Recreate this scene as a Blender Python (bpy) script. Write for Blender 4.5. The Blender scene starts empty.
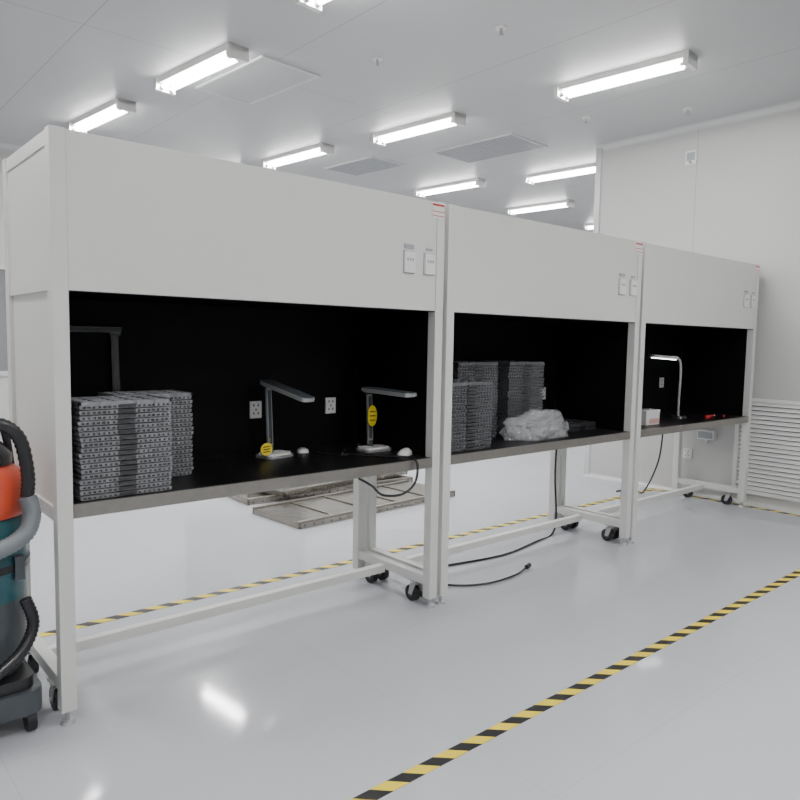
import bpy, math, random
from mathutils import Vector, Matrix
random.seed(4)
sc=bpy.context.scene
# ------------------------------------------------------------------ materials
def mat(name,col,rough=.5,metal=0,emit=None,es=0,noise=0,nscale=20,alpha=None,trans=0,spec=None,bump=0,bscale=40):
    m=bpy.data.materials.new(name);m.use_nodes=True
    nt=m.node_tree;b=nt.nodes['Principled BSDF']
    b.inputs['Base Color'].default_value=(*col,1)
    b.inputs['Roughness'].default_value=rough
    b.inputs['Metallic'].default_value=metal
    if spec is not None:b.inputs['Specular IOR Level'].default_value=spec
    if trans:b.inputs['Transmission Weight'].default_value=trans
    if emit:
        b.inputs['Emission Color'].default_value=(*emit,1);b.inputs['Emission Strength'].default_value=es
    if alpha is not None:b.inputs['Alpha'].default_value=alpha
    if noise or bump:
        tc=nt.nodes.new('ShaderNodeTexCoord')
        n=nt.nodes.new('ShaderNodeTexNoise');n.inputs['Scale'].default_value=nscale;n.inputs['Detail'].default_value=3
        nt.links.new(tc.outputs['Object'],n.inputs['Vector'])
        if noise:
            mx=nt.nodes.new('ShaderNodeMix');mx.data_type='RGBA'
            mx.inputs[6].default_value=(*[c*(1-noise) for c in col],1)
            mx.inputs[7].default_value=(*[min(1,c*(1+noise)) for c in col],1)
            nt.links.new(n.outputs['Fac'],mx.inputs[0]);nt.links.new(mx.outputs[2],b.inputs['Base Color'])
        if bump:
            n2=nt.nodes.new('ShaderNodeTexNoise');n2.inputs['Scale'].default_value=bscale
            nt.links.new(tc.outputs['Object'],n2.inputs['Vector'])
            bp=nt.nodes.new('ShaderNodeBump');bp.inputs['Strength'].default_value=bump;bp.inputs['Distance'].default_value=.01
            nt.links.new(n2.outputs['Fac'],bp.inputs['Height']);nt.links.new(bp.outputs['Normal'],b.inputs['Normal'])
    return m
def seam_mat(name,col,line,axes,rough=.5,w=.006,noise=.02):
    """panel material with thin joint lines; axes = list of (axis, pitch, offset)"""
    m=mat(name,col,rough);nt=m.node_tree;b=nt.nodes['Principled BSDF']
    tc=nt.nodes.new('ShaderNodeTexCoord');sx=nt.nodes.new('ShaderNodeSeparateXYZ')
    nt.links.new(tc.outputs['Object'],sx.inputs[0])
    prev=None
    for ax,pitch,off in axes:
        a=nt.nodes.new('ShaderNodeMath');a.operation='ADD';a.inputs[1].default_value=off+100*pitch
        nt.links.new(sx.outputs[ax],a.inputs[0])
        f=nt.nodes.new('ShaderNodeMath');f.operation='MODULO';f.inputs[1].default_value=pitch
        nt.links.new(a.outputs[0],f.inputs[0])
        l=nt.nodes.new('ShaderNodeMath');l.operation='LESS_THAN';l.inputs[1].default_value=w
        nt.links.new(f.outputs[0],l.inputs[0])
        if prev is None:prev=l
        else:
            x=nt.nodes.new('ShaderNodeMath');x.operation='MAXIMUM'
            nt.links.new(prev.outputs[0],x.inputs[0]);nt.links.new(l.outputs[0],x.inputs[1]);prev=x
    n=nt.nodes.new('ShaderNodeTexNoise');n.inputs['Scale'].default_value=.8
    nt.links.new(tc.outputs['Object'],n.inputs['Vector'])
    mb=nt.nodes.new('ShaderNodeMix');mb.data_type='RGBA'
    mb.inputs[6].default_value=(*[c*(1-noise) for c in col],1);mb.inputs[7].default_value=(*[c*(1+noise) for c in col],1)
    nt.links.new(n.outputs['Fac'],mb.inputs[0])
    mx=nt.nodes.new('ShaderNodeMix');mx.data_type='RGBA'
    nt.links.new(mb.outputs[2],mx.inputs[6]);mx.inputs[7].default_value=(*line,1)
    nt.links.new(prev.outputs[0],mx.inputs[0]);nt.links.new(mx.outputs[2],b.inputs['Base Color'])
    return m
def tape_mat():
    m=mat('hazard_tape',(.8,.6,.05),.45);nt=m.node_tree;b=nt.nodes['Principled BSDF']
    tc=nt.nodes.new('ShaderNodeTexCoord');sx=nt.nodes.new('ShaderNodeSeparateXYZ')
    nt.links.new(tc.outputs['Object'],sx.inputs[0])
    a=nt.nodes.new('ShaderNodeMath');a.operation='ADD';nt.links.new(sx.outputs[0],a.inputs[0]);nt.links.new(sx.outputs[1],a.inputs[1])
    p=nt.nodes.new('ShaderNodeMath');p.operation='ADD';p.inputs[1].default_value=130;nt.links.new(a.outputs[0],p.inputs[0])
    f=nt.nodes.new('ShaderNodeMath');f.operation='MODULO';f.inputs[1].default_value=.13;nt.links.new(p.outputs[0],f.inputs[0])
    l=nt.nodes.new('ShaderNodeMath');l.operation='LESS_THAN';l.inputs[1].default_value=.065;nt.links.new(f.outputs[0],l.inputs[0])
    mx=nt.nodes.new('ShaderNodeMix');mx.data_type='RGBA'
    mx.inputs[6].default_value=(.80,.62,.04,1);mx.inputs[7].default_value=(.010,.010,.013,1)
    nt.links.new(l.outputs[0],mx.inputs[0]);nt.links.new(mx.outputs[2],b.inputs['Base Color'])
    return m
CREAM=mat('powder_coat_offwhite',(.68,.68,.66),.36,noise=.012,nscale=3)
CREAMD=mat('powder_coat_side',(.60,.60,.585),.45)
BLACK=mat('black_esd_panel',(.0028,.0028,.0038),.6,noise=.3,nscale=6,spec=.12)
BLACKT=mat('black_esd_mat',(.007,.007,.008),.40,spec=.25)
STEEL=mat('brushed_steel',(.30,.285,.265),.36,.9,noise=.12,nscale=30)
STEELP=mat('steel_panel',(.33,.305,.27),.20,.9,noise=.35,nscale=7,bump=.4,bscale=9)
DARK=mat('dark_rubber',(.012,.012,.014),.5)
BLK=mat('black_plastic',(.02,.02,.023),.25)
WHITE=mat('white_plastic',(.78,.78,.77),.35)
LABEL=mat('label_grey',(.36,.38,.41),.5)
RED=mat('red_plastic',(.50,.03,.03),.4)
PINK=mat('pale_pink_label',(.75,.42,.40),.5)
YEL=mat('yellow_tag',(.85,.66,.03),.5)
SILV=mat('silver_plastic',(.48,.49,.50),.3,.5)
LAMPG=mat('lamp_diffuser',(.6,.62,.64),.3)
TRAYG=mat('tray_clear_grey',(.46,.47,.50),.13,noise=.45,nscale=45,trans=.5)
TRAYD=mat('tray_dark',(.045,.045,.05),.3,noise=.3,nscale=40)
TRAYS=mat('tray_slate',(.17,.175,.19),.2,noise=.4,nscale=50,trans=.25)
BAG=mat('plastic_film',(.86,.88,.91),.10,trans=.75,bump=.7,bscale=22)
TEAL=mat('teal_tank',(.02,.09,.11),.35)
ORANGE=mat('orange_shell',(.58,.07,.03),.35)
HOSE=mat('grey_hose',(.18,.20,.22),.45)
GREYD=mat('dark_grey_base',(.06,.07,.08),.4)
TUBE=mat('fluorescent_tube',(1,1,1),.3,emit=(1,.99,.96),es=18)
CHROME=mat('lamp_housing',(.8,.8,.78),.35,.1)
LEDON=mat('led_lit',(1,1,1),.3,emit=(.95,.98,1),es=8)
GLASS=mat('window_glass',(.20,.21,.22),.08)
ALU=mat('alu_trim',(.60,.61,.61),.4,.2)
TAPE=tape_mat()
DIFF=mat('diffuser_perforated',(.38,.39,.41),.5)
DARKV=mat('duct_dark',(.10,.10,.10),.8)
# ------------------------------------------------------------------ mesh builder
class MB:
    def __init__(s):s.v=[];s.f=[];s.mi=[];s.sm=[];s.mats=[];s.T=Matrix.Identity(4)
    def m(s,mt):
        if mt not in s.mats:s.mats.append(mt)
        return s.mats.index(mt)
    def add(s,vs,fs,mt,smooth=False):
        o=len(s.v);s.v+=[tuple(s.T@Vector(v)) for v in vs];i=s.m(mt)
        for f in fs:s.f.append(tuple(o+k for k in f));s.mi.append(i);s.sm.append(smooth)
    def box(s,x0,x1,y0,y1,z0,z1,mt,taper=0):
        t=taper
        s.add([(x0+t,y0+t,z0),(x1-t,y0+t,z0),(x1-t,y1-t,z0),(x0+t,y1-t,z0),(x0,y0,z1),(x1,y0,z1),(x1,y1,z1),(x0,y1,z1)],
              [(0,3,2,1),(4,5,6,7),(0,1,5,4),(1,2,6,5),(2,3,7,6),(3,0,4,7)],mt)
    def tube(s,pts,r,mt,n=10,rs=None,caps=True):
        pts=[Vector(p) for p in pts];vs=[];fs=[]
        up=None
        for i,p in enumerate(pts):
            d=(pts[min(i+1,len(pts)-1)]-pts[max(i-1,0)]).normalized()
            if up is None:
                up=Vector((0,0,1)) if abs(d.z)<.9 else Vector((1,0,0))
            a=d.cross(up).normalized();up=a.cross(d).normalized()
            rr=rs[i] if rs else r
            for k in range(n):
                t=2*math.pi*k/n;vs.append(tuple(p+a*math.cos(t)*rr+up*math.sin(t)*rr))
        for i in range(len(pts)-1):
            for k in range(n):
                fs.append((i*n+k,i*n+(k+1)%n,(i+1)*n+(k+1)%n,(i+1)*n+k))
        s.add(vs,fs,mt,True)
        if caps:
            s.add(vs[:n],[tuple(range(n))],mt);s.add(vs[-n:],[tuple(range(n-1,-1,-1))],mt)
    def cyl(s,p,q,r,mt,n=20,r2=None):
        s.tube([p,q],r,mt,n,rs=[r,r if r2 is None else r2])
    def prism(s,poly,axis,a,b,mt,smooth=False):
        n=len(poly)
        def P(u,v,w):
            return {0:(w,u,v),1:(u,w,v),2:(u,v,w)}[axis]
        vs=[P(u,v,a) for u,v in poly]+[P(u,v,b) for u,v in poly]
        fs=[tuple(range(n-1,-1,-1)),tuple(range(n,2*n))]
        s.add(vs,fs,mt)
        s.add(vs,[(i,(i+1)%n,n+(i+1)%n,n+i) for i in range(n)],mt,smooth)
    def obj(s,name,loc=(0,0,0),rot=0,bevel=0,parent=None):
        me=bpy.data.meshes.new(name);me.from_pydata(s.v,[],s.f)
        for mt in s.mats:me.materials.append(mt)
        for p,i,sm in zip(me.polygons,s.mi,s.sm):p.material_index=i;p.use_smooth=sm
        me.update()
        import bmesh
        bm=bmesh.new();bm.from_mesh(me);bmesh.ops.recalc_face_normals(bm,faces=bm.faces);bm.to_mesh(me);bm.free()
        o=bpy.data.objects.new(name,me);sc.collection.objects.link(o);o.location=loc;o.rotation_euler=(0,0,rot)
        if bevel:
            b=o.modifiers.new('bevel','BEVEL');b.width=bevel;b.segments=2;b.limit_method='ANGLE';b.angle_limit=math.radians(50)
        if parent:o.parent=parent
        return o
def smooth_path(pts,sub=8):
    P=[Vector(p) for p in pts];P=[P[0]]+P+[P[-1]];out=[]
    for i in range(1,len(P)-2):
        for k in range(sub):
            t=k/sub;a,b,c,d=P[i-1:i+3]
            out.append(.5*((2*b)+(c-a)*t+(2*a-5*b+4*c-d)*t*t+(3*b-a-3*c+d)*t**3))
    out.append(P[-2]);return out
# ------------------------------------------------------------------ room
XW=5.46;HC=3.27;YW=1.65
FLOOR=seam_mat('epoxy_floor',(.50,.515,.55),(.455,.47,.505),[(0,1.2,.2),(1,1.2,.1)],rough=.075,w=.004,noise=.06)
WALL=seam_mat('wall_panel',(.54,.54,.535),(.38,.38,.38),[(1,1.18,.55)],rough=.45)
WALLX=seam_mat('wall_panel_x',(.54,.54,.535),(.38,.38,.38),[(0,1.18,.3)],rough=.45)
CEIL=seam_mat('ceiling_panel',(.48,.488,.50),(.31,.32,.34),[(0,1.18,.35),(1,3.2,.9)],rough=.42,w=.008)
def room_box(name,x0,x1,y0,y1,z0,z1,mt):
    b=MB();b.box(x0,x1,y0,y1,z0,z1,mt);return b.obj(name)
X0,X1,Y0,Y1=-3.5,11.0,-5.0,5.8
room_box('floor',X0-.1,X1+.1,Y0-.1,Y1+.1,-.1,0,FLOOR)
room_box('ceiling',X0-.1,X1+.1,Y0-.1,Y1+.1,HC,HC+.1,CEIL)
room_box('wall_right',XW,XW+.1,Y0,YW,0,HC,WALL)
room_box('wall_partition',XW+.1,X1,YW-.1,YW,0,HC,WALLX)
room_box('wall_left',X0-.1,X0,Y0,Y1,0,HC,WALL)
room_box('wall_back',X0,X1,Y1,Y1+.1,0,HC,WALLX)
room_box('wall_front',X0,XW,Y0-.1,Y0,0,HC,WALLX)
room_box('wall_far_right',X1,X1+.1,YW,Y1,0,HC,WALL)
# trims (rounded cove profile)
def cove(name,p,q,r=.05,top=True,side=(1,0),mt=ALU):
    b=MB();p=Vector(p);q=Vector(q);s=Vector((side[0],side[1],0))
    dz=-1 if top else 1
    prof=[(0,0)]+[(r*(1-math.sin(t)),r*(1-math.cos(t))) for t in [i*math.pi/2/6 for i in range(7)]]
    n=len(prof);vs=[]
    for e in (p,q):
        for u,v in prof:vs.append(tuple(e+s*u+Vector((0,0,dz*v))))
    b.add(vs,[(i,(i+1)%n,n+(i+1)%n,n+i) for i in range(n)]+[tuple(range(n)),tuple(range(n,2*n))],mt)
    return b.obj(name)
cove('trim_1',(XW,Y0,HC),(XW,YW,HC),side=(-1,0))
cove('trim_2',(X0,Y1,HC),(X1,Y1,HC),side=(0,-1))
cove('baseboard_right',(XW,Y0,0),(XW,YW,0),r=.04,top=False,side=(-1,0))
cove('baseboard_back',(X0,Y1,0),(X1,Y1,0),r=.04,top=False,side=(0,-1))
b=MB();b.box(XW-.006,XW+.1,YW-.001,YW+.012,0,HC,ALU);b.box(XW-.012,XW-.0,YW-.05,YW+.012,0,HC,ALU);b.obj('trim_3')
# window on far wall
def window(name,x0,x1):
    b=MB();y=Y1
    b.box(x0,x1,y-.012,y-.002,.95,2.0,GLASS)
    for a,c,d,e in ((x0-.05,x1+.05,.90,.95),(x0-.05,x1+.05,2.0,2.05),(x0-.05,x0,.95,2.0),(x1,x1+.05,.95,2.0)):
        b.box(a,c,y-.03,y-.002,d,e,ALU)
    b.obj(name)
window('window_1',-.6,1.2);window('window_2',3.0,4.8)
# hazard tape
def strip(name,x0,x1,y0,y1):
    b=MB();b.box(x0,x1,y0,y1,.0005,.002,TAPE);b.obj(name)
strip('floor_hazard_tape',-2,5.37,-.975,-.925)
strip('floor_hazard_tape',-2.5,5.37,.83,.88)
strip('floor_hazard_tape',5.375,5.42,-3.5,.88)
# ------------------------------------------------------------------ luminaires
def luminaire(x,y,power=52,on=True):
    b=MB();L=.505;w=.075;z=0
    b.prism([(-w,.0),(w,.0),(w-.012,-.035),(-w+.012,-.035)],1,-L,L,CHROME)
    for s in (-1,1):
        b.box(-w-.004,w+.004,s*L-.035*(s>0),s*L+.035*(s<0)+0,-.085,0,CHROME)
        for t in (-.036,.036):
            b.cyl((t,s*(L-.035),-.062),(t,s*(L-.065),-.062),.017,SILV,12)
    for t in (-.036,.036):
        b.cyl((t,-L+.055,-.062),(t,L-.055,-.062),.014,TUBE,12)
    o=b.obj('ceiling_fluorescent_light',(x,y,HC),math.radians(5.5))
    l=bpy.data.lights.new('lamp','AREA');l.shape='RECTANGLE';l.size=.13;l.size_y=.90;l.energy=power;l.color=(1,.99,.97)
    lo=bpy.data.objects.new('lamp',l);sc.collection.objects.link(lo);lo.parent=o;lo.location=(0,0,-.040)
for x,y in [(3.92,.44),(1.68,.50),(-.6,.3),(3.71,2.38),(1.65,2.42),(6.0,2.42),(8.1,2.45),(1.50,4.04),(3.45,3.95),(5.62,3.88),(7.4,3.88),(9.3,3.88),(-1.0,4.0),
            (3.9,-2.0),(1.6,-2.0),(-.9,-2.0),(2.5,-3.9),(0,-3.9),(3.3,5.3),(-2.3,2.0)]:
    luminaire(x,y)
# ceiling diffusers
def diffuser(x,y,sx,sy,mt):
    b=MB()
    for a,c,d,e in ((-sx,sx,-sy,-sy+.02),(-sx,sx,sy-.02,sy),(-sx,-sx+.02,-sy+.02,sy-.02),(sx-.02,sx,-sy+.02,sy-.02)):
        b.box(a,c,d,e,-.014,0,ALU)
    b.box(-sx+.02,sx-.02,-sy+.02,sy-.02,-.010,0,mt)
    if mt is DIFF:
        n=int(sy*2/.05)
        for i in range(1,n):
            yy=-sy+i*2*sy/n
            b.box(-sx+.04,sx-.04,yy-.006,yy+.006,-.014,-.010,LABEL)
    b.obj('ceiling_air_diffuser',(x,y,HC),math.radians(4))
diffuser(2.11,2.42,.25,.46,CEIL)
diffuser(4.75,2.45,.30,.5,DIFF)
diffuser(4.3,3.9,.25,.4,DIFF)
for x,y in [(4.6,1.2),(2.5,1.45),(1.0,1.4),(3.6,2.9),(2.75,.55),(5.0,.5)]:
    b=MB();b.cyl((0,0,0),(0,0,-.01),.035,WHITE,16);b.cyl((0,0,-.01),(0,0,-.05),.01,SILV,10);b.cyl((0,0,-.05),(0,0,-.055),.02,SILV,12)
    b.obj('sprinkler_head',(x,y,HC))
# ------------------------------------------------------------------ benches
W,G,D,H,HB,HT=1.766,.0276,.634,2.0,1.482,.767
P=.05
def bench(k):
    x=k*(W+G);b=MB()
    for px in (0,W-P):
        b.box(px,px+P,0,P,.05,H,CREAM)
        b.box(px,px+P,D-P,D,.05,H,CREAM)
        for py in (P/2,D-P/2):
            b.cyl((px+P/2,py,.012),(px+P/2,py,.06),.009,SILV,10)
            b.cyl((px+P/2,py,0),(px+P/2,py,.014),.026,SILV,16,r2=.02)
        b.box(px+.003,px+P-.003,P,D-P,.115,.16,CREAM)          # low side rail
        b.box(px+.003,px+P-.003,P,D-P,HT-.06,HT-.012,CREAM)       # table side rail
        b.box(px+.004,px+P-.004,P,D-P,HB-.0,HB+.05,CREAM)
        b.box(px+.004,px+P-.004,P,D-P,H-.05,H-.002,CREAM)
        # casters
        for py in (.13,D-.16):
            cx=px+P/2
            b.box(cx-.03,cx+.03,py-.035,py+.035,.110,.116,SILV)
            b.cyl((cx,py,.098),(cx,py,.110),.022,SILV,16)
            for s in (-1,1):
                b.prism([(py-.02,.098),(py+.02,.098),(py+.012+.02,.035),(py-.012+.02,.035)],0,cx+s*.020-.002,cx+s*.020+.002,SILV)
            b.box(cx-.022,cx+.022,py-.022,py+.022,.094,.098,SILV)
            b.cyl((cx-.016,py+.02,.042),(cx+.016,py+.02,.042),.042,DARK,24)
            b.cyl((cx-.019,py+.02,.042),(cx+.019,py+.02,.042),.02,GREYD,16)
            b.cyl((cx-.026,py+.02,.042),(cx+.026,py+.02,.042),.006,SILV,8)
    # low long rail
    b.box(P-.002,W-P+.002,.35,.39,.100,.140,CREAM)
    # hood
    b.box(P+.0015,W-P-.0015,.003,.02,HB,H-.002,CREAM)     # front fascia
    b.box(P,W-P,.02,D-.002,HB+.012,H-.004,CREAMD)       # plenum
    b.box(P-.03,W-P+.03,.02,D-.012,HB+.002,HB+.012,BLACK)
    b.box(P,W-P,.004,.03,HB-.004,HB+.004,BLACK)
    for px in (0,W-P):                                      # hood side skins
        ys=px+.008 if px==0 else px+P-.012
        b.box(ys,ys+.004,P,D-P,HB+.05,H-.05,CREAM)
    # side panels (white outside / black inside)
    b.box(.014,.020,P,D-P,HT-.012,HB,CREAM);b.box(.0205,.026,P-.0,D-P,HT-.012,HB+.004,BLACK)
    b.box(W-.020,W-.014,P,D-P,HT-.012,HB,CREAM);b.box(W-.026,W-.0205,P,D-P,HT-.012,HB+.004,BLACK)
    # black liners on inner post faces at back
    b.box(P,P+.002,D-P,D-.03,HT,HB+.004,BLACK)
    b.box(W-P-.002,W-P,P+.002,D-.03,HT,HB+.004,BLACK)
    # back panel
    b.box(P-.02,W-P+.02,D-.028,D-.020,HT-.02,HB+.008,BLACK);b.box(P,W-P,D-.0195,D-.012,HT-.06,HB,CREAM)
    # table top and steel front lip
    b.box(.027,W-.027,.055,D-.03,HT-.012,HT-.001,BLACKT)
    b.box(P+.001,W-P-.001,.012,.055,HT-.012,HT-.001,BLACKT)
    b.box(P+.001,W-P-.001,-.002,.012,HT-.048,HT,STEEL)
    b.box(P+.001,W-P-.001,.012,.05,HT-.050,HT-.046,STEEL)
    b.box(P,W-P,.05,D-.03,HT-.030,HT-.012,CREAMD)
    # rating label top right
    b.box(W-.085,W-.004,-.0015,-.0003,H-.080,H-.006,WHITE);b.box(W-.083,W-.006,-.0022,-.0014,H-.022,H-.012,RED)
    b.box(W-.083,W-.006,-.0022,-.0014,H-.050,H-.046,RED);b.box(W-.083,W-.006,-.0022,-.0014,H-.070,H-.066,RED)
    # switches
    for sx in (1.54,1.668):
        b.box(sx-.035,sx+.035,-.0004,.0035,1.648,1.752,LABEL)
        b.box(sx-.032,sx+.032,-.010,.003,1.652,1.748,WHITE)
        for q in (-.016,.0,.016):
            b.box(sx+q-.004,sx+q+.004,-.012,-.010,1.705,1.718,LABEL)
    b.box(1.54-.030,1.54+.030,-.001,.0035,1.762,1.782,LABEL)
    b.box(1.668-.020,1.668+.020,-.001,.0035,1.762,1.774,LABEL)
    return b.obj('laminar_flow_bench',(x,0,0),bevel=.0025)
for k in range(3):bench(k)
# ------------------------------------------------------------------ trays
def tray_stack(x0,x1,y0,y1,n,th,mt,mt2,name='component_tray_stack',rib=.022):
    b=MB();w=(x1-x0)/2;d=(y1-y0)/2
    for i in range(n):
        z=i*th;jx=random.uniform(-.004,.004);jy=random.uniform(-.004,.004)
        b.T=Matrix.Translation((jx,jy,z))@Matrix.Rotation(random.uniform(-.008,.008),4,'Z')
        b.box(-w+.010,w-.010,-d+.010,d-.010,.0,th*.62,mt2)
        b.box(-w,w,-d,d,th*.62,th*.86,mt)
        b.box(-w+.004,w-.004,-d+.004,d-.004,th*.05,th*.22,mt)
        k=int(2*w/rib)
        for j in range(k+1):
            u=-w+.006+j*(2*w-.012)/k
            h=.0035*random.uniform(.7,1.7)
            b.box(u-h,u+h,-d+.001,-d+.010,th*.22,th*.62,mt);b.box(u-h,u+h,d-.010,d-.001,th*.22,th*.62,mt)
        k=int(2*d/rib)
        for j in range(k+1):
            u=-d+.006+j*(2*d-.012)/k
            h=.0035*random.uniform(.7,1.7)
            b.box(-w+.001,-w+.010,u-h,u+h,th*.22,th*.62,mt);b.box(w-.010,w-.001,u-h,u+h,th*.22,th*.62,mt)
        # notch tab
        b.box(-.03,.03,-d-.004,-d+.001,th*.3,th*.86,mt2)
    # open top with compartments
    z=n*th;b.T=Matrix.Translation((0,0,z))
    t=-th*.14
    b.box(-w,w,-d,-d+.008,t,t+.012,mt);b.box(-w,w,d-.008,d,t,t+.012,mt);b.box(-w,-w+.008,-d,d,t,t+.012,mt);b.box(w-.008,w,-d,d,t,t+.012,mt)
    for j in range(1,5):
        u=-w+j*2*w/5;b.box(u-.002,u+.002,-d,d,t,t+.010,mt)
    for j in range(1,4):
        u=-d+j*2*d/4;b.box(-w,w,u-.002,u+.002,t,t+.010,mt)
    b.obj(name,((x0+x1)/2,(y0+y1)/2,HT-.001))
tray_stack(.085,.41,.035,.26,18,.0185,TRAYG,TRAYD,rib=.018)
tray_stack(.285,.60,.270,.46,18,.0185,TRAYG,TRAYD,rib=.018)
tray_stack(1.875,2.20,.05,.29,19,.0185,TRAYS,TRAYD)
tray_stack(2.20,2.54,.31,.56,24,.0185,TRAYS,TRAYD)
tray_stack(2.64,2.98,.31,.56,24,.0185,TRAYS,TRAYD)
tray_stack(3.14,3.44,.22,.50,2,.02,TRAYD,BLK)
# plastic bag: crumpled mound
def bag(x,y,sx,sy,sz):
    import bmesh
    from mathutils import noise
    bm=bmesh.new();bmesh.ops.create_icosphere(bm,subdivisions=5,radius=1)
    for v in bm.verts:
        c=v.co.copy();n=noise.noise(c*2.0+Vector((3,1,0)))*.30+abs(noise.noise(c*4))*.16+abs(noise.noise(c*9))*.05
        c=c*(1+n);v.co=Vector((c.x*sx,c.y*sy,max(0,(c.z+.35))*sz))
    for f in bm.faces:f.smooth=True
    me=bpy.data.meshes.new('plastic_bag');bm.to_mesh(me);bm.free();me.materials.append(BAG)
    o=bpy.data.objects.new('plastic_bag',me);sc.collection.objects.link(o);o.location=(x,y,HT)
bag(2.75,.175,.26,.095,.12)
# ------------------------------------------------------------------ desk lamps
def rbox_poly(w,d,r,n=5):
    out=[]
    for cx,cy,a in ((w-r,d-r,0),(-w+r,d-r,90),(-w+r,-d+r,180),(w-r,-d+r,270)):
        for i in range(n+1):
            t=math.radians(a+90*i/n);out.append((cx+r*math.cos(t),cy+r*math.sin(t)))
    return out
def desk_lamp(x,y,rot,droop,h=.31,head=.27,body=SILV,tag='low',hrot=0):
    b=MB()
    b.prism(rbox_poly(.085,.06,.03),2,0,.012,body,True)
    b.prism(rbox_poly(.075,.05,.026),2,.012,.020,BLK if body is BLK else WHITE,True)
    b.cyl((0,.03,.02),(0,.03,.05),.016,GREYD,14)
    # flat stem leaning slightly
    b.T=Matrix.Translation((0,.03,.03))@Matrix.Rotation(math.radians(-3),4,'X')
    b.box(-.016,.016,-.006,.006,0,h,body)
    b.box(-.010,.010,-.0075,-.006,.03,h-.02,GREYD if body is not BLK else BLK)
    b.T=Matrix.Translation((0,.03+math.sin(math.radians(3))*h,h+.03))
    b.cyl((-.024,0,0),(.024,0,0),.013,GREYD,16)
    b.T=b.T@Matrix.Rotation(hrot,4,'Z')@Matrix.Rotation(droop,4,'X')
    # head extends to -y
    b.T=b.T@Matrix.Translation((0,-head/2+.03,.006))
    b.prism(rbox_poly(.042,head/2,.024),2,0,.016,body,True)
    b.prism(rbox_poly(.036,head/2-.012,.02),2,-.004,.0,LAMPG if body is not BLK else GREYD,True)
    b.prism(rbox_poly(.036,head/2-.008,.02),2,.016,.020,GREYD,True)
    b.T=Matrix.Identity(4)
    if tag:
        zc,yc,xc,rx,rz=(.048,-.03,-.085,.038,.030) if tag=='low' else (.18,.002,-.01,.030,.055)
        poly=[(xc+rx*math.cos(t*math.pi/12),zc+rz*math.sin(t*math.pi/12)) for t in range(24)]
        b.prism(poly,1,yc-.0015,yc+.0015,YEL)
        if tag=='low':b.cyl((-.06,-.03,.05),(-.002,.03,.09),.0015,YEL,6)
        for q in (-.4,0,.4):
            b.box(xc-rx*.6,xc+rx*.6,yc-.0022,yc-.0015,zc+q*rz-.0025,zc+q*rz+.0025,DARK)
    b.obj('desk_lamp',(x,y,HT),rot,bevel=.001)
desk_lamp(1.11,.47,.25,.24,tag='low',head=.31)
desk_lamp(1.628,.35,.0,.03,tag='high',h=.27,head=.34,hrot=.10)
desk_lamp(.40,.54,0,.0,h=.55,head=.28,body=BLK,tag=None,hrot=-1.35)
# tall gooseneck lamp in third bench
b=MB()
b.cyl((0,0,0),(0,0,.018),.07,BLK,28,r2=.06)
pts=smooth_path([(0,0,.015),(0,0,.15),(.005,0,.32),(0,0,.43),(-.03,0,.475),(-.08,0,.48)])
b.tube(pts,.009,SILV,10)
b.T=Matrix.Translation((-.15,0,.468))@Matrix.Rotation(math.radians(4),4,'Y')
b.prism(rbox_poly(.11,.036,.02),2,0,.022,WHITE,True)
b.prism(rbox_poly(.10,.028,.016),2,-.005,0,LEDON,True)
b.obj('gooseneck_lamp',(4.67,.28,HT),-.5)
# ------------------------------------------------------------------ sockets / small things
def socket(x,y,z,w=.045,h=.05,face='y',name='power_socket'):
    b=MB()
    if face=='y':
        b.box(-w,w,-.008,0,-h,h,WHITE)
        for dx,dz in ((-.012,-.018),(.012,-.018),(0,.0),(-.012,.022),(.012,.022)):
            b.box(dx-.003,dx+.003,-.0095,-.008,dz-.006,dz+.006,DARK)
    else:
        b.box(-.008,0,-w,w,-h,h,WHITE)
        for dx,dz in ((-.012,-.018),(.012,-.018),(0,.0),(-.012,.022),(.012,.022)):
            b.box(-.0095,-.008,dx-.003,dx+.003,dz-.006,dz+.006,DARK)
    b.obj(name,(x,y,z),bevel=.0015)
YB=D-.028
socket(1.08,YB,.985,.032,.042);socket(1.53,YB,.985,.032,.042)
socket(3.35,YB,.985,.032,.042);socket(4.98,YB,1.02,.032,.042)
socket(XW-.001,.58,.37,.04,.045,'x')
b=MB();b.box(-.06,0,-.075,.075,-.04,.04,WHITE);b.box(-.064,-.06,-.065,.065,-.03,.03,LABEL);b.cyl((-.03,.0,-.04),(-.03,0,-.07),.01,WHITE,10);b.obj('electrical_junction_box',(XW-.001,.40,.56),bevel=.003)
b=MB();b.box(-.02,0,-.05,.05,-.06,.06,WHITE);b.box(-.024,-.02,-.038,.038,-.025,.045,LABEL);b.cyl((-.02,0,-.04),(-.035,0,-.04),.012,LABEL,12);b.obj('alarm_sounder_box',(XW-.001,.68,2.99),bevel=.003)
# mouse and puck
def mouse(x,y,rot,mt=WHITE):
    import bmesh
    bm=bmesh.new();bmesh.ops.create_uvsphere(bm,u_segments=20,v_segments=12,radius=1)
    for v in bm.verts:
        v.co=Vector((v.co.x*.032*(1+.12*v.co.y),v.co.y*.055,max(0,v.co.z)*.034*(1-.2*v.co.y)))
    for f in bm.faces:f.smooth=True
    me=bpy.data.meshes.new('computer_mouse');bm.to_mesh(me);bm.free();me.materials.append(mt)
    o=bpy.data.objects.new('computer_mouse',me);sc.collection.objects.link(o);o.location=(x,y,HT);o.rotation_euler=(0,0,rot)
mouse(1.66,.14,1.9)
b=MB();b.cyl((0,0,0),(0,0,.016),.030,WHITE,20,r2=.026);b.cyl((0,0,.016),(0,0,.022),.015,LABEL,16);b.obj('sensor_puck',(1.29,.50,HT))
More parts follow.
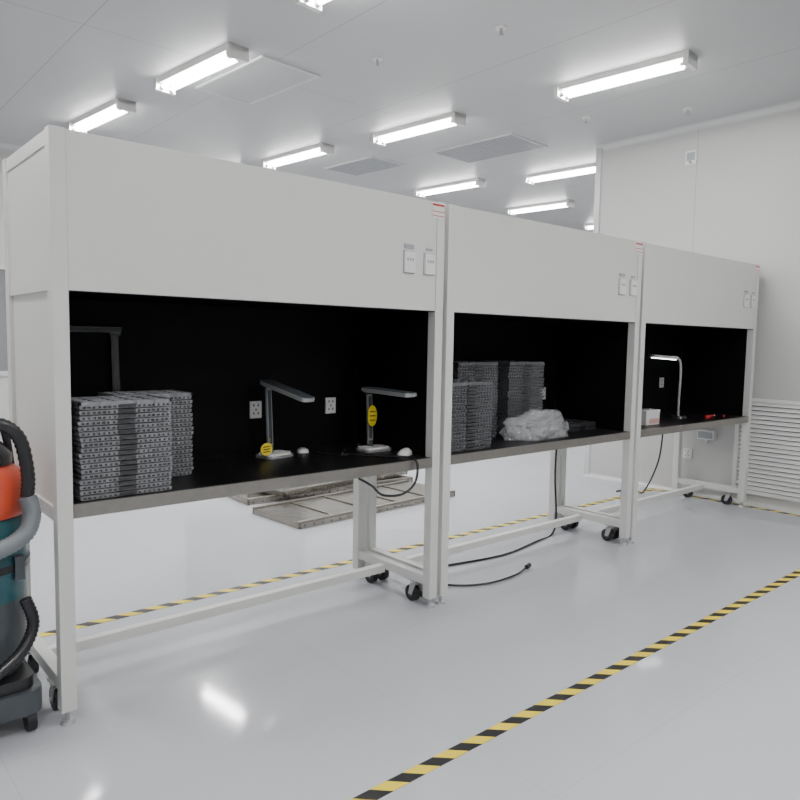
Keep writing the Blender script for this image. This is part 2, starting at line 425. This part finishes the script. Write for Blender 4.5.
# carton with label in bench 3
b=MB();b.box(-.09,.09,-.06,.06,0,.10,WHITE);b.box(-.092,.092,-.062,.062,.085,.105,WHITE);b.box(-.05,.085,-.0615,-.0602,.01,.045,PINK);b.box(-.07,.0,-.03,.03,.105,.115,TRAYG)
b.obj('parts_carton',(4.02,.19,HT),bevel=.002)
b=MB()
for i,(dx,dy,a) in enumerate(((0,0,.2),(.12,.04,-.1),(.25,-.01,.4))):
    b.T=Matrix.Translation((dx,dy,.008))@Matrix.Rotation(a,4,'Z')
    b.cyl((-.07,0,0),(.05,0,0),.007,RED,10);b.cyl((.05,0,0),(.08,0,0),.004,SILV,8,r2=.001)
b.obj('screwdriver_set',(4.85,.12,HT))
# ------------------------------------------------------------------ return air grille
b=MB();yc,hw,z0,z1=-.17,.30,.13,.88
gx=XW-.003
for a,c,d,e in ((-hw-.035,-hw,z0,z1),(hw,hw+.035,z0,z1)):
    b.box(-.018,0,a,c,d-.03,e+.03,WHITE)
b.box(-.018,0,-hw,hw,z0-.03,z0,WHITE);b.box(-.018,0,-hw,hw,z1,z1+.03,WHITE)
b.box(-.001,0,-hw,hw,z0,z1,DARKV)
n=20
for i in range(n):
    z=z0+(i+.5)*(z1-z0)/n
    b.prism([(-.002,z+.015),(-.002,z+.018),(-.018,z-.009),(-.018,z-.012)],1,-hw,hw,WHITE)
b.obj('return_air_grille',(gx,yc,0))
# ------------------------------------------------------------------ steel panels on floor
def steel_panel(x,y,rot,lx,ly,z):
    b=MB();t=.045
    b.box(-lx,lx,-ly,ly,t-.006,t,STEELP)
    for a,c,d,e in ((-lx,lx,-ly,-ly+.02),(-lx,lx,ly-.02,ly),(-lx,-lx+.02,-ly,ly),(lx-.02,lx,-ly,ly)):
        b.box(a,c,d,e,0,t-.006,STEELP)
    for i in range(1,5):
        u=-lx+i*2*lx/5;b.box(u-.012,u+.012,-ly+.03,ly-.03,t,t+.008,STEELP)
    k=int(2*lx/.08)
    for i in range(k):
        u=-lx+.05+i*.08
        b.cyl((u,-ly-.001,t*.45),(u,-ly+.001,t*.45),.008,DARKV,8)
    b.box(-lx,lx,-ly,-ly+.03,t,t+.01,STEEL);b.box(-lx,lx,ly-.03,ly,t,t+.01,STEEL)
    b.obj('stainless_steel_panel',(x,y,z),rot,bevel=.002)
steel_panel(2.83,2.00,.06,.83,.30,0)
steel_panel(2.95,2.76,-.05,.85,.30,0)
steel_panel(3.05,2.70,.12,.75,.25,.0565)
# ------------------------------------------------------------------ cables
def cable(name,pts,r=.005,mt=BLK,plug=False):
    b=MB();b.tube(smooth_path(pts),r,mt,8)
    if plug:
        p=Vector(pts[-1]);d=(p-Vector(pts[-2])).normalized()
        b.cyl(tuple(p),tuple(p+d*.045),.014,BLK,10);b.cyl(tuple(p+d*.045),tuple(p+d*.065),.004,SILV,6)
    b.obj(name)
z=HT+.006
cable('power_cable',[(1.50,.42,z),(1.42,.33,z),(1.46,.22,z),(1.58,.06,z+.002),(1.60,-.012,z-.01),(1.58,-.03,.67),(1.50,-.03,.62),(1.38,-.03,.63),(1.32,-.02,.68),(1.31,.06,.70)],.006)
cable('power_cable',[(1.33,.46,z),(1.38,.30,z),(1.44,.28,z),(1.60,.17,z)],.003)
cable('power_cable',[(3.40,.50,.71),(3.42,.52,.4),(3.42,.50,.12),(3.34,.47,.007),(3.1,.42,.007),(2.7,.36,.007),(2.3,.42,.007),(2.0,.5,.007)],.007)
cable('power_cable',[(1.95,.5,.008),(2.02,.2,.008),(2.2,.07,.008),(2.45,.06,.008),(2.60,.10,.014)],.006,plug=True)
cable('power_cable',[(4.9,.52,.70),(4.95,.58,.35),(5.08,.78,.03),(5.2,.95,.007),(5.0,1.0,.007)],.007)
# ------------------------------------------------------------------ vacuum cleaner
def vac(x,y):
    e=bpy.data.objects.new('industrial_vacuum_cleaner',None);sc.collection.objects.link(e);e.location=(x,y,0)
    b=MB()
    b.prism(rbox_poly(.17,.20,.05),2,.07,.15,GREYD,True)
    b.prism(rbox_poly(.15,.18,.05),2,.15,.19,BLK,True)
    for sx in (-1,1):
        for sy in (-1,1):
            cx,cy=sx*.13,sy*.16
            b.cyl((cx-.014,cy,.04),(cx+.014,cy,.04),.04,DARK,20);b.box(cx-.02,cx+.02,cy-.015,cy+.015,.05,.08,GREYD)
    b.obj('base_cart',parent=e,bevel=.004)
    b=MB();r=.165
    prof=[(.19,.14),(.22,.155),(.30,.16),(.45,.162)]
    b.tube([(0,0,p[0]) for p in prof],r,GREYD,32,rs=[p[1] for p in prof])
    prof=[(.45,.164),(.52,.165),(.56,.172),(.58,.172),(.59,.165),(.71,.165),(.73,.15)]
    b.tube([(0,0,p[0]) for p in prof],r,TEAL,32,rs=[p[1] for p in prof])
    b.tube([(0,0,.55),(0,0,.575)],.177,BLK,32)
    for a in (-50,130):
        t=math.radians(a);b.box(math.cos(t)*.178-.015,math.cos(t)*.178+.015,math.sin(t)*.178-.015,math.sin(t)*.178+.015,.52,.60,GREYD)
    b.obj('tank',parent=e)
    b=MB();prof=[(.73,.165),(.75,.172),(.84,.168),(.88,.15),(.90,.12)]
    b.tube([(0,0,p[0]) for p in prof],r,ORANGE,32,rs=[p[1] for p in prof])
    prof=[(.90,.13),(.93,.13),(.97,.10),(.985,.05)]
    b.tube([(0,0,p[0]) for p in prof],r,BLK,32,rs=[p[1] for p in prof])
    b.tube(smooth_path([(-.13,.0,.86),(-.10,0,1.03),(.0,0,1.07),(.10,0,1.03),(.13,0,.86)]),.013,BLK,10)
    b.obj('motor_head',parent=e)
    b=MB();path=smooth_path([(-.05,-.12,1.03),(.05,-.15,1.05),(.12,-.15,1.00),(.145,-.15,.88),(.14,-.16,.80)],12)
    b.tube(path,.02,BLK,14,rs=[.020+.003*(i%2) for i in range(len(path))])
    path=smooth_path([(.14,-.16,.80),(.15,-.17,.74),(.12,-.19,.68),(.03,-.20,.64),(-.08,-.19,.62)],14)
    b.tube(path,.025,HOSE,14,rs=[.026+.0035*(i%2) for i in range(len(path))])
    path=smooth_path([(.13,-.14,.45),(.15,-.15,.36),(.10,-.18,.28),(.0,-.2,.22)],14)
    b.tube(path,.02,BLK,14,rs=[.018+.003*(i%2) for i in range(len(path))]);b.obj('suction_hose',parent=e)
vac(-.215,.22)
# ------------------------------------------------------------------ world and camera
w=bpy.data.worlds.new('world');sc.world=w;w.use_nodes=True
w.node_tree.nodes['Background'].inputs[0].default_value=(.8,.85,.9,1);w.node_tree.nodes['Background'].inputs[1].default_value=.3
cam=bpy.data.cameras.new('cam');co=bpy.data.objects.new('cam',cam);sc.collection.objects.link(co)
yaw,pitch,roll,f=map(float,(math.radians(48.9608),math.radians(-4.7782),math.radians(1.0066),706.8864))
fw=Vector((math.cos(yaw)*math.cos(pitch),math.sin(yaw)*math.cos(pitch),math.sin(pitch)))
rt=Vector((math.sin(yaw),-math.cos(yaw),0));up=rt.cross(fw)
R=rt*math.cos(roll)+up*math.sin(roll);U=-rt*math.sin(roll)+up*math.cos(roll)
M=Matrix((R,U,-fw)).transposed().to_4x4();M.translation=(-.6611,-2.4815,1.3353)
co.matrix_world=M;cam.lens=f*36/800;cam.sensor_width=36;cam.clip_start=.05
sc.camera=co
